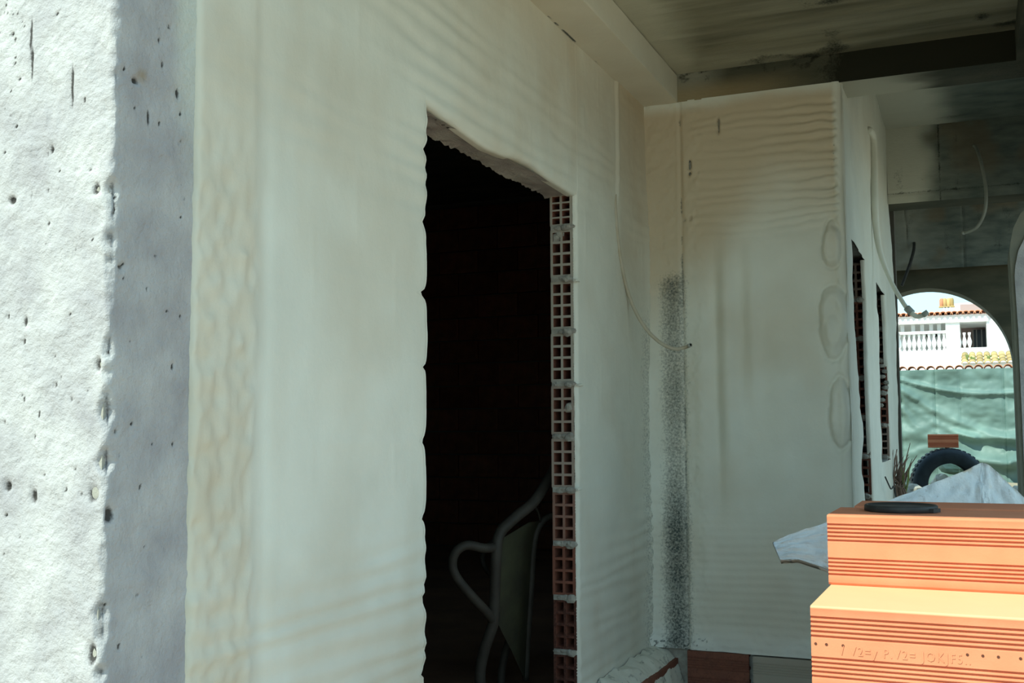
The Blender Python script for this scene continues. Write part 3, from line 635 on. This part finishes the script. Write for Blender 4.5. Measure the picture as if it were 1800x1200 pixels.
# dark lid
cen = on(1592, 896, 2, 1.1475); cen[1] = 2.77; cen[0] = -.168
lid = empty('bucket_lid', (cen[0], cen[1], 1.147), 'black round plastic bucket lid lying flat on the top brick', 'lid')
o = link('lid_disc', MB().rev([(.0001, .010), (.055, .0105), (.074, .012), (.077, .015), (.080, .0155), (.083, .013), (.084, .001), (.081, 0), (.0001, 0)], (0, 0, 0), 40).mesh('lid_disc', plast_d, True), lid, (0, 0, 0))
o = link('lid_tab', MB().box(-.016, -.092, .001, .016, -.080, .010).mesh('lid_tab', plast_d), lid, (0, 0, 0)); o.rotation_euler.z = 1.1
# foam scrap beside the stack
# white foam-covered board behind the stack
PL0 = on(1358, 955, 1, 3.30)
def onplane(px, py):   # leaning plane through the left tip
    nrm = np.array([.10, -1.0, .34]); d = ray(px, py); t = ((PL0-CAMP)@nrm)/(d@nrm); return CAMP+d*t
top = [onplane(*p) for p in ((1358, 952), (1388, 938), (1450, 918), (1500, 899), (1560, 881), (1620, 856), (1660, 841), (1700, 824), (1722, 815), (1728, 815), (1742, 822), (1765, 842), (1800, 872), (1830, 900))]
bot = [onplane(*p) for p in ((1372, 985), (1402, 984), (1450, 1000), (1500, 1028), (1560, 1056), (1620, 1080), (1660, 1094), (1700, 1105), (1722, 1112), (1728, 1113), (1742, 1116), (1765, 1120), (1800, 1126), (1830, 1130))]
nu, nv = 90, 44; tt = np.linspace(0, len(top)-1, nu)
T_ = np.stack([np.interp(tt, range(len(top)), [p[k] for p in top]) for k in range(3)], -1); B_ = np.stack([np.interp(tt, range(len(bot)), [p[k] for p in bot]) for k in range(3)], -1)
w_ = np.linspace(0, 1, nv)[None, :, None]; G = T_[:, None]*(1-w_)+B_[:, None]*w_
uu, vv = np.meshgrid(np.arange(nu)/18., np.arange(nv)/12., indexing='ij'); nm = np.array([.10, -1.0, .34]); nm /= np.linalg.norm(nm)
jit = .006*fbm(uu*3, vv*0, 171)
G[:, 0, 2] += jit[:, 0]; G[:, -1, 2] += .008*fbm(uu[:, -1]*4, vv[:, -1]*0, 172)
hh = .008*fbm(uu*2.5, vv*2.5, 173)+.009*fbm(uu*9, vv*6, 174)
Fr = G+nm*hh[..., None]; Bk = G-nm*.03-np.array([0, 0, .004])
P = np.concatenate([Fr.reshape(-1, 3), Bk.reshape(-1, 3)]); i = np.arange(nu*nv).reshape(nu, nv); j = i+nu*nv
q = [np.stack([i[:-1, :-1], i[:-1, 1:], i[1:, 1:], i[1:, :-1]], -1).reshape(-1, 4), np.stack([j[:-1, :-1], j[1:, :-1], j[1:, 1:], j[:-1, 1:]], -1).reshape(-1, 4)]
for a, b_ in ((i[0], j[0]), (j[-1], i[-1]), (j[:, 0], i[:, 0]), (i[:, -1], j[:, -1])): q.append(np.stack([a[:-1], a[1:], b_[1:], b_[:-1]], -1))
n1 = fbm(uu*5, vv*5, 175); n2 = fbm(uu*11, vv*11, 176, 2)
mk = K3(.33*ss(.35, .6, n2), .8*ss(.35, .6, n1)*ss(.3, .45, np.abs(vv/3.6-.5)+.1*ss(1.2, .2, uu))+.0*uu, .4*ss(.1, .5, n1)); mk2 = np.concatenate([mk.reshape(-1, 3), mk.reshape(-1, 3)*0+np.array([.1, .6, 0])])
bo = link('foam_board', mesh('foam_board', P, np.concatenate(q), board_m, True, mk2)); tag(bo, 'white speckled foam-crusted board leaning behind the brick stack, pointed end out to the left', 'board')
# support blocks behind the stack, hidden under the board
for k, (x, y, z, l) in enumerate(((-.20, 3.10, .221, 'shaded brick on the porch floor behind the stack, under the foam board'),)):
    pass

# ------------------------------------------------------------------ conduits and cables
def tube_thing(name, pts, r, m, label, cat, tip=True, sub=5, parts=None):
    o = empty(name, pts[0], label, cat, None)
    MB().tube(pts, r, 10, sub).build('tube', m, o, True)
    if tip:
        a = np.array(pts[-1], float); d = a-np.array(pts[-2], float); d /= np.linalg.norm(d); rr_ = r[-1] if isinstance(r, (list, tuple)) else r
        MB().tube([a-d*.0005, a+d*.0006], rr_*.72, 10, 1).build('bore', hole_m, o)
        MB().tube([a-d*.012, a+d*.0002], rr_*1.12, 10, 1).build('tube_end', plast, o, True)
    return o
pA = [on(1081, 330, 0, XA-.006), on(1082, 372, 0, XA+.004), on(1090, 450, 0, XA+.009), on(1106, 520, 0, XA+.016), on(1130, 570, 1, 3.93), on(1158, 600, 1, 3.95), on(1185, 613, 1, 3.97), on(1205, 610, 1, 3.98), on(1214, 606, 1, 3.96)]
condA = tube_thing('conduit', pA, .0068, tubef_m, 'foam-coated conduit curling out of the left wall into the corner, open end dark', 'conduit')
e = [on(1527, 228, 0, XC+.008), on(1534, 240, 0, XC+.012), on(1536, 300, 0, XC+.014), on(1537, 355, 0, XC+.018), on(1544, 430, 0, XC+.03)]
x0 = e[-1]; dep0 = float((x0-CAMP)@FW)
e += [at(1563, 487, dep0-.05), at(1585, 528, dep0-.15), at(1600, 548, dep0-.2), at(1613, 556, dep0-.22), at(1628, 551, dep0-.24)]
cB = tube_thing('conduit', e, [.016, .019, .019, .018, .014, .0105, .0105, .0105, .0105, .0095], foam_m, 'pale grey conduit running down the far side wall and hanging free before the arch', 'conduit')
for a_, b_, r_ in ((at(1594, 541, dep0-.185), at(1603, 550, dep0-.205), .0165), (at(1622, 554, dep0-.235), at(1631, 548, dep0-.245), .0125)):
    MB().tube([a_, b_], r_, 12, 1).build('coupling', plast, cB, True)
e = [on(1712, 256, 1, F1Y-.006), on(1717, 262, 1, F1Y-.05), on(1726, 292, 1, F1Y-.12), on(1733, 335, 1, F1Y-.16), on(1731, 372, 1, F1Y-.16), on(1719, 397, 1, F1Y-.14), on(1705, 406, 1, F1Y-.12), on(1692, 410, 1, F1Y-.10)]
tube_thing('cable_tube', e, .009, tubeg_m, 'thin curved tube hanging from the middle beam, pale open tip', 'conduit')
e = [on(1607, 427, 1, YE-.125), on(1606, 440, 1, YE-.20), on(1600, 462, 1, YE-.28), on(1590, 490, 1, YE-.33), on(1585, 502, 1, YE-.35)]
tube_thing('black_cable', e, .012, plast_d, 'short black cable hanging from the far beam above the arch', 'cable', False)

# ------------------------------------------------------------------ wheelbarrow in the dark room
wbw = empty('wheelbarrow', tuple(at(885, 1100, 3.6)), 'olive steel wheelbarrow stood on end just inside the dark doorway', 'wheelbarrow')
D1, D2 = 3.50, 3.72
A = [(1000, 775, 3.86), (985, 800, 3.78), (970, 832, 3.72), (940, 880, 3.62), (905, 910, 3.55), (880, 935, 3.52), (873, 965, D1), (871, 1010, D1), (869, 1060, D1), (868, 1092, D1), (852, 1140, D1), (844, 1180, D1), (846, 1222, D1)]
MB().tube([at(*p) for p in A], .0185, 10, 4).build('frame_tube', steel, wbw, True)
MB().tube([at(*p) for p in ((872, 962, D1), (850, 963, D1-.03), (822, 958, D1-.05), (803, 968, D1-.06), (795, 990, D1-.06), (803, 1015, D1-.06), (830, 1048, D1-.05), (858, 1078, D1-.02), (867, 1092, D1))], .0150, 10, 5).build('leg_loop', steel, wbw, True)
MB().tube([at(*p) for p in ((888, 936, 3.80), (868, 950, 3.84), (852, 966, 3.86), (848, 984, 3.86), (857, 1004, 3.84), (872, 1020, 3.80))], .009, 8, 5).build('leg_loop', steel, wbw, True)
MB().tube([at(*p) for p in ((905, 1100, D2), (890, 1140, D2), (882, 1180, D2), (880, 1224, D2))], .014, 8, 4).build('handle', steel, wbw, True)
RM = [(1010, 880, 3.80), (985, 900, 3.76), (958, 912, 3.73), (943, 935, D2), (937, 970, D2), (934, 1020, D2), (930, 1080, D2), (926, 1140, D2), (924, 1195, D2)]
MB().tube([at(*p) for p in RM], .012, 8, 4).build('tray_rim', steel, wbw, True)
MB().tube([at(*p) for p in ((936, 884, 3.62), (946, 900, 3.68), (950, 918, 3.72))], .0045, 6, 3).build('brace_wire', steel, wbw, True)
L_ = [(930, 918, 3.62), (885, 945, 3.54), (877, 990, 3.51), (873, 1040, 3.51), (871, 1085, 3.51), (882, 1110, 3.53), (900, 1145, 3.60), (918, 1185, 3.68)]
R_ = [(950, 915, 3.73), (943, 935, 3.73), (937, 975, 3.73), (934, 1025, 3.73), (931, 1075, 3.73), (929, 1110, 3.73), (927, 1150, 3.73), (925, 1192, 3.73)]
Lp = np.array([at(*p) for p in L_]); Rp = np.array([at(*p) for p in R_]); rows = []
for k in range(len(Lp)):
    for j in range(9):
        t = j/8; q = Lp[k]*(1-t)+Rp[k]*t-FW*.05*math.sin(math.pi*t)*math.sin(math.pi*min(1, max(0, (k+.4)/7.6))); rows.append(q)
nk = len(Lp)*9; rows2 = [r_+FW*.006 for r_ in rows]
Fc = [(k*9+j, k*9+j+1, (k+1)*9+j+1, (k+1)*9+j) for k in range(len(Lp)-1) for j in range(8)]
MB().add(rows+rows2, Fc+[tuple(i+nk for i in f)[::-1] for f in Fc]).build('tray', tray_m, wbw, True)
wc = at(1052, 770, 4.02)
wh = MB().rev([(.105, -.025), (.135, -.022), (.145, 0), (.135, .022), (.105, .025), (.105, -.025)], (0, 0, 0), 28, 0, cap=False).mesh('tyre', rub, True); o = link('tyre', wh, wbw, wc-np.array(wbw.location))
wh = MB().rev([(.015, -.03), (.018, -.01), (.106, -.006), (.106, .006), (.018, .01), (.015, .03)], (0, 0, 0), 20, 0).mesh('wheel_disc', steel, True); link('wheel_disc', wh, wbw, wc-np.array(wbw.location))

# ------------------------------------------------------------------ outside, beyond the arch
# garden earth bank
u, v = grid(-4, 4.5, 9.75, 13.9, .09); zz_ = .45+.22*ss(9.8, 11.5, v)+.05*fbm(u*1.5, v*1.5, 181)+.02*fbm(u*7, v*7, 182)
eb = sheet('floor_garden', (0, 0, 0), (1, 0, 0), (0, 1, 0), (0, 0, 1), u, v, zz_, soil, None); eb['kind'] = 'structure'
# garden wall with tiles
gw = empty('garden_wall', (0, 14.2, .1), 'garden wall topped with a row of small terracotta tiles behind the green tarp', 'wall')
MB().box(-5, 14.15, .1, 5.5, 14.35, 2.02).build('wall_core', white_m, gw)
tm = MB(); n = 9
V = []
for y, r_ in ((-.14, .052), (.12, .044)):
    for s_ in (1, .80):
        for i in range(n): a = math.pi*i/(n-1); V.append((r_*s_*math.cos(a), y, r_*s_*math.sin(a)*.9))
Fc = []
for i in range(n-1): Fc += [(i, i+1, 2*n+i+1, 2*n+i), (n+i+1, n+i, 3*n+i, 3*n+i+1), (i+1, i, n+i, n+i+1), (2*n+i, 2*n+i+1, 3*n+i+1, 3*n+i)]
Fc += [(0, 2*n, 3*n, n), (n-1, 2*n-1, 4*n-1, 3*n-1)]
tile = tm.add(V, Fc).mesh('tile', rtile, True)
for k in range(44):
    link('tile', tile, gw, (-2.6+k*.107, 0, 1.925+.005*random.random()))
# green tarp with folds
u, v = grid(-3.2, 2.6, .45, 2.02, .02)
th = np.array([.0]); fold = 0*u
for (x1, z1, x2, z2, a, w__) in ((-.9, 1.86, .5, 1.15, .05, .05), (-.9, 1.80, .0, 1.20, .045, .04), (-.85, 1.92, .7, 1.75, .03, .03), (-.3, 1.10, .6, .95, .06, .07), (-.2, 1.25, .8, 1.35, .04, .05), (.6, 1.6, .35, .9, .05, .05), (-.8, 1.55, -.1, 1.0, .03, .05), (-.9, 1.75, -.3, 1.2, .03, .03), (-2.6, 1.8, -1.2, 1.0, .05, .06)):
    dx, dz = x2-x1, z2-z1; L2 = dx*dx+dz*dz; t = np.clip(((u-x1)*dx+(v-z1)*dz)/L2, 0, 1); sag = -.10*np.sin(math.pi*t)
    dd = np.hypot(u-x1-t*dx, v-z1-t*dz-sag); fold += 1.9*a*np.exp(-(dd/w__)**2)
fold += .05*fbm(u*2, v*4, 191)+.028*fbm(u*6, v*8, 192)
sm = 0*u
for xs_ in (-.80, -.42, -.135, .34): sm = np.maximum(sm, np.exp(-((u-xs_+.006*fbm(v*6, v*0, 193))/.008)**2))
fold -= .015*sm
tp = sheet('tarp', (0, 14.0, 0), (1, 0, 0), (0, 0, 1), (0, -1, 0), u, v, fold, tarp_m, None, K3(.45*sm+.2*ss(.1, .5, fbm(u*3, v*2, 194)), 0*u, .55*ss(0, .5, fbm(u*1.6, v*2.4, 195))))
tag(tp, 'creased green tarpaulin stretched along the garden wall beyond the arch', 'tarpaulin')
# lower strip of the tarp / white blocks at its foot
# tyre standing on the bank
tc_ = on(1668, 852, 1, 10.9); R0 = .335
ty = empty('tyre', (tc_[0], tc_[1], tc_[2]), 'old black tyre standing upright on the earth bank beyond the arch', 'tyre')
prof = [(.20, -.08), (.24, -.095), (.29, -.095), (.325, -.075), (.335, -.04), (.335, .04), (.325, .075), (.29, .095), (.24, .095), (.20, .08), (.205, .06), (.27, .05), (.27, -.05), (.205, -.06), (.20, -.08)]
o = link('tyre_body', MB().rev(prof, (0, 0, 0), 44, 1, cap=False).mesh('tyre_body', rub, True), ty, (0, 0, 0)); ty.rotation_euler.z = .25
tr = MB()
for k in range(44):
    a = 2*math.pi*k/44; ca, sa = math.cos(a), math.sin(a)
    tr.add([((.334)*math.cos(a+p), y, (.334)*math.sin(a+p)) for p in (-.04, .04) for y in (-.05, .05)]+[((.342)*math.cos(a+p), y, (.342)*math.sin(a+p)) for p in (-.035, .035) for y in (-.045, .045)], [(4, 5, 7, 6), (0, 1, 5, 4), (2, 6, 7, 3), (0, 4, 6, 2), (1, 3, 7, 5)])
link('tread', tr.mesh('tread', rub), ty, (0, 0, 0))
# brick on the tyre
bt = on(1633, 797, 1, 10.95); o = link('hollow_brick', rib_brick('hollow_brick', .265, .12, .125), None, (bt[0]-.005, 10.9, tc_[2]+.3425)); tag(o, 'single orange-brown brick balanced on top of the old tyre', 'brick')
def blk(name, px, py, y, dims, m, label, seed, cat='stone'):
    p = on(px, py, 1, y); b = MB().lump((0, 0, 0), dims, seed, 12, (0, 0, 0), .5); o = link(name, b.mesh(name, m), None, p); return tag(o, label, cat)
blk('mossy_block', 1675, 823, 11.35, (.11, .08, .055), moss_m, 'mossy green-grey block seen through the hole of the tyre', 3)
blk('rubble_stone', 1655, 848, 11.45, (.10, .08, .08), stone_m, 'pale stone low inside the ring of the tyre', 4)
blk('rubble_stone', 1690, 838, 11.5, (.09, .07, .05), rtile, 'reddish broken brick lump inside the ring of the tyre', 5)
blk('rubble_stone', 1600, 866, 10.4, (.13, .12, .09), stone_m, 'pale sandy stone left of the tyre beside the dry twigs', 6)
blk('rubble_stone', 1787, 872, 11.6, (.06, .07, .10), stone_m, 'small pale stone right of the tyre by the pillar', 7)
# dry twigs bundle
tw = empty('dry_twig_bundle', (-.27, 6.4, .221), 'bundle of dry brown twigs standing against the end of the far side wall', 'twigs')
rb = np.random.RandomState(5); b = MB(); base = on(1586, 880, 1, 6.4)
for k in range(34):
    tpx = rb.uniform(1560, 1606); tpy = rb.uniform(788, 836)+abs(tpx-1578)*.5
    if k in (0, 1, 2): tpx, tpy = (1600, 778) if k == 0 else ((1570, 790) if k == 1 else (1612, 800))
    y_ = 6.4+rb.uniform(-.08, .10); tp_ = on(tpx, tpy, 1, y_); bs = base+np.array([rb.uniform(-.03, .03), rb.uniform(-.05, .05), 0]); foot = np.array([-.27+rb.uniform(-.03, .03), 6.4+rb.uniform(-.04, .04), .222])
    mid_ = (tp_+bs)/2+np.array([-.025+rb.uniform(-.02, .02), 0, 0])
    b.tube([foot, bs, mid_, tp_], [.006, .006, .0045, .0015], 5, 4)
b.build('twigs', twig_m, tw); tw.children[0]['kind'] = 'stuff'
b = MB()
for k in range(5):
    p = on(1590+rb.uniform(-10, 14), 835+rb.uniform(-25, 20), 1, 6.36); b.tube([base, (base+p)/2+np.array([.01, 0, 0]), p], [.005, .005, .001], 5, 3)
b.build('green_stalks', leaf_m, tw)
p0 = on(1556, 838, 0, XC+.02); p1 = on(1575, 872, 0, XC+.05)
o = MB().tube([p0, (p0+p1)/2+np.array([.0, 0, -.01]), p1, p1+np.array([.03, 0, -.55])], .0035, 6, 4).build('twig', plast_d, tw)
# ---- far houses
YH = 26.0
hs = empty('white_house', (-.6, 26, .1), 'white two-storey house with balustrade balcony and tiled eaves beyond the garden wall', 'house')
def H(px, py, y=YH): return on(px, py, 1, y)
c = MB(); a = H(1500, 560); b_ = H(1686, 605)
c.box(-5.0, 26.0, .1, b_[0]+.02, 26.3, 3.03)                 # balcony parapet wall
c.box(-5.0, 28.5, .1, 1.6, 28.8, 3.95)                     # rear facade
c.build('wall', white_m, hs)
e0 = H(1500, 561); e1 = H(1735, 571)
MB().box(-5, 25.9, H(1600, 570)[2], H(1737, 560)[0], 28.6, H(1600, 557)[2]).build('eaves_band', white_m, hs)
t2 = mesh('tile', np.array(V)*np.array([1.7, 2.5, 1.6]), Fc, rtile, True)
zt_ = H(1600, 557)[2]+.005
for k in range(26): link('tile', t2, hs, tuple(np.array([H(1560, 550)[0]+k*.118, 26.15, zt_])-np.array(hs.location)))
# balustrade
bal = MB().rev([(.035, 0), (.035, .03), (.018, .05), (.045, .13), (.05, .18), (.02, .30), (.03, .34), (.035, .38)], (0, 0, 0), 10).mesh('baluster', white_m, True)
for k in range(16): link('baluster', bal, hs, tuple(np.array([H(1572, 600)[0]+k*.105, 26.1, 3.03])-np.array(hs.location)))
zb = 3.41; MB().box(-5, 26.03, zb, H(1663, 600)[0], 26.17, zb+.06).build('handrail', white_m, hs)
for px in (1586, 1605, 1621, 1637, 1651): 
    p = H(px, 600); MB().box(p[0]-.04, 26.2, 3.03, p[0]+.04, 26.28, H(1600, 569)[2]).build('post', white_m, hs)
for px, w__ in ((1633, .05), (1647, .05)):
    p = H(px, 590, 28.5); MB().box(p[0]-.06, 28.46, H(px, 592, 28.5)[2], p[0]+.06, 28.52, H(px, 584, 28.5)[2]).build('window', glass_d, hs)
p = H(1577, 590, 25.95); MB().box(p[0]-.12, 25.9, H(1577, 595, 25.95)[2], p[0]+.02, 25.99, H(1577, 580, 25.95)[2]).build('window', glass_d, hs)
pr = H(1663, 600)[0]; pl_ = H(1688, 600)[0]
MB().box(pr, 25.95, .1, pl_, 26.4, H(1600, 569)[2]+.02).build('pier', white_m, hs)
# terrace to the right
x0, x1 = H(1689, 600)[0], H(1735, 600)[0]
c = MB(); c.box(x0, 27.6, 2.5, x1+.4, 27.7, 4.2); c.build('terrace_wall', pink_m, hs)
c = MB(); c.box(x1, 25.95, .1, 1.9, 27.8, H(1735, 556)[2]); c.box(x0-.02, 25.97, .1, x1+.01, 26.1, H(1700, 611)[2]); c.build('terrace_parapet', white_m, hs)
a1, a2 = H(1711, 580, 27.55), H(1738, 610, 27.55)
MB().box(a1[0], 27.5, 2.6, a2[0], 27.58, a1[2]).build('window', glass_d, hs)
for px in (1711, 1717, 1726, 1734):
    p = H(px, 600, 27.48); MB().box(p[0]-.012, 27.45, 2.6, p[0]+.012, 27.49, a1[2]+.02).build('window_bar', metal_g, hs)
# chimney
p = H(1665, 558, 26.6); MB().box(p[0]-.15, 26.45, p[2]-.1, p[0]+.15, 26.75, H(1665, 545, 26.6)[2]).build('chimney_base', blue_m, hs)
z1 = H(1665, 545, 26.6)[2]; z2 = H(1665, 540, 26.6)[2]
for dx in (-.06, .0, .07): MB().box(p[0]+dx-.015, 26.5, z1, p[0]+dx+.015, 26.7, z2+.02).build('cap_support', white_m, hs)
for dx in (-.11, -.04, .04, .11):
    MB().rev([(.03, 0), (.045, .02), (.045, .16), (.03, .20)], (p[0]+dx, 26.6, z2+.01), 10).build('cap_tile', rtile2 if dx > -.1 else rtile, hs, True)
MB().box(p[0]-.17, 26.48, z2, p[0]+.17, 26.72, z2+.02).build('cap_plate', rtile2, hs)
# pale gabled house behind, right
gh = empty('pale_gable_house', (.5, 31, .1), 'overexposed pale house wall rising behind the terrace at the right of the arch', 'house')
q = [H(1655, 560, 31), H(1676, 534, 31), H(1740, 528, 31), H(1800, 560, 31)]
P = [(q[0][0], 31, .1)]+[(k[0], 31, k[2]) for k in q]+[(q[3][0], 31, .1)]; n = len(P); P2 = [(x, 33, z) for x, y, z in P]
MB().add(P+P2, [tuple(range(n)), tuple(range(n, 2*n))[::-1]]+[(i, (i+1) % n, n+(i+1) % n, n+i) for i in range(n)]).build('wall', white_m, gh)
# low tiled lean-to roof
lt = empty('tiled_lean_to', (.3, 22, .1), 'weathered orange tiled lean-to roof with weeds above the garden wall', 'roof')
xa, xb_ = on(1691, 630, 1, 22)[0], on(1800, 630, 1, 22)[0]
za, zb_ = on(1740, 637, 1, 22)[2], on(1740, 620, 1, 23)[2]
MB().box(xa, 22, .1, xb_+.5, 23.2, za-.03).build('wall', white_m, lt)
ang = math.atan2(zb_-za, 1.0); t3 = mesh('tile', np.array(V)*np.array([1.3, 1.4, 1.3]), Fc, rtile2, True)
for r_ in range(3):
    for k in range(12):
        o = link('tile', t3, lt, tuple(np.array([xa+.05+k*.13, 22.05+r_*.33, za+r_*.33*math.tan(ang)+.02])-np.array(lt.location))); o.rotation_euler.x = ang
MB().box(xa, 21.95, za-.05, xb_+.5, 22.1, za+.0).build('fascia', white_m, lt)
rb = np.random.RandomState(8); b = MB()
for px, h_ in ((1700, .14), (1709, .09), (1738, .13), (1712, .06), (1754, .05)):
    p = on(px, 634, 1, 22.05)
    for k in range(7): b.tube([p, p+np.array([rb.uniform(-.02, .02), 0, h_*.5]), p+np.array([rb.uniform(-.06, .06), 0, h_*rb.uniform(.7, 1)])], [.010, .012, .003], 4, 2)
b.build('roof_weeds', leaf_m, lt)['kind'] = 'stuff'

# ------------------------------------------------------------------ survey units -> metres
done = set()
for o in list(scene.objects):
    if o.type == 'CAMERA' or o.type == 'LIGHT': continue
    if o.type == 'MESH' and o.data.name not in done:
        o.data.transform(Matrix.Scale(S, 4)); done.add(o.data.name)
    if o.parent is None: o.location = ((o.location.x)*S, (o.location.y)*S, (o.location.z-Z0)*S)
    else: o.location = o.location*S
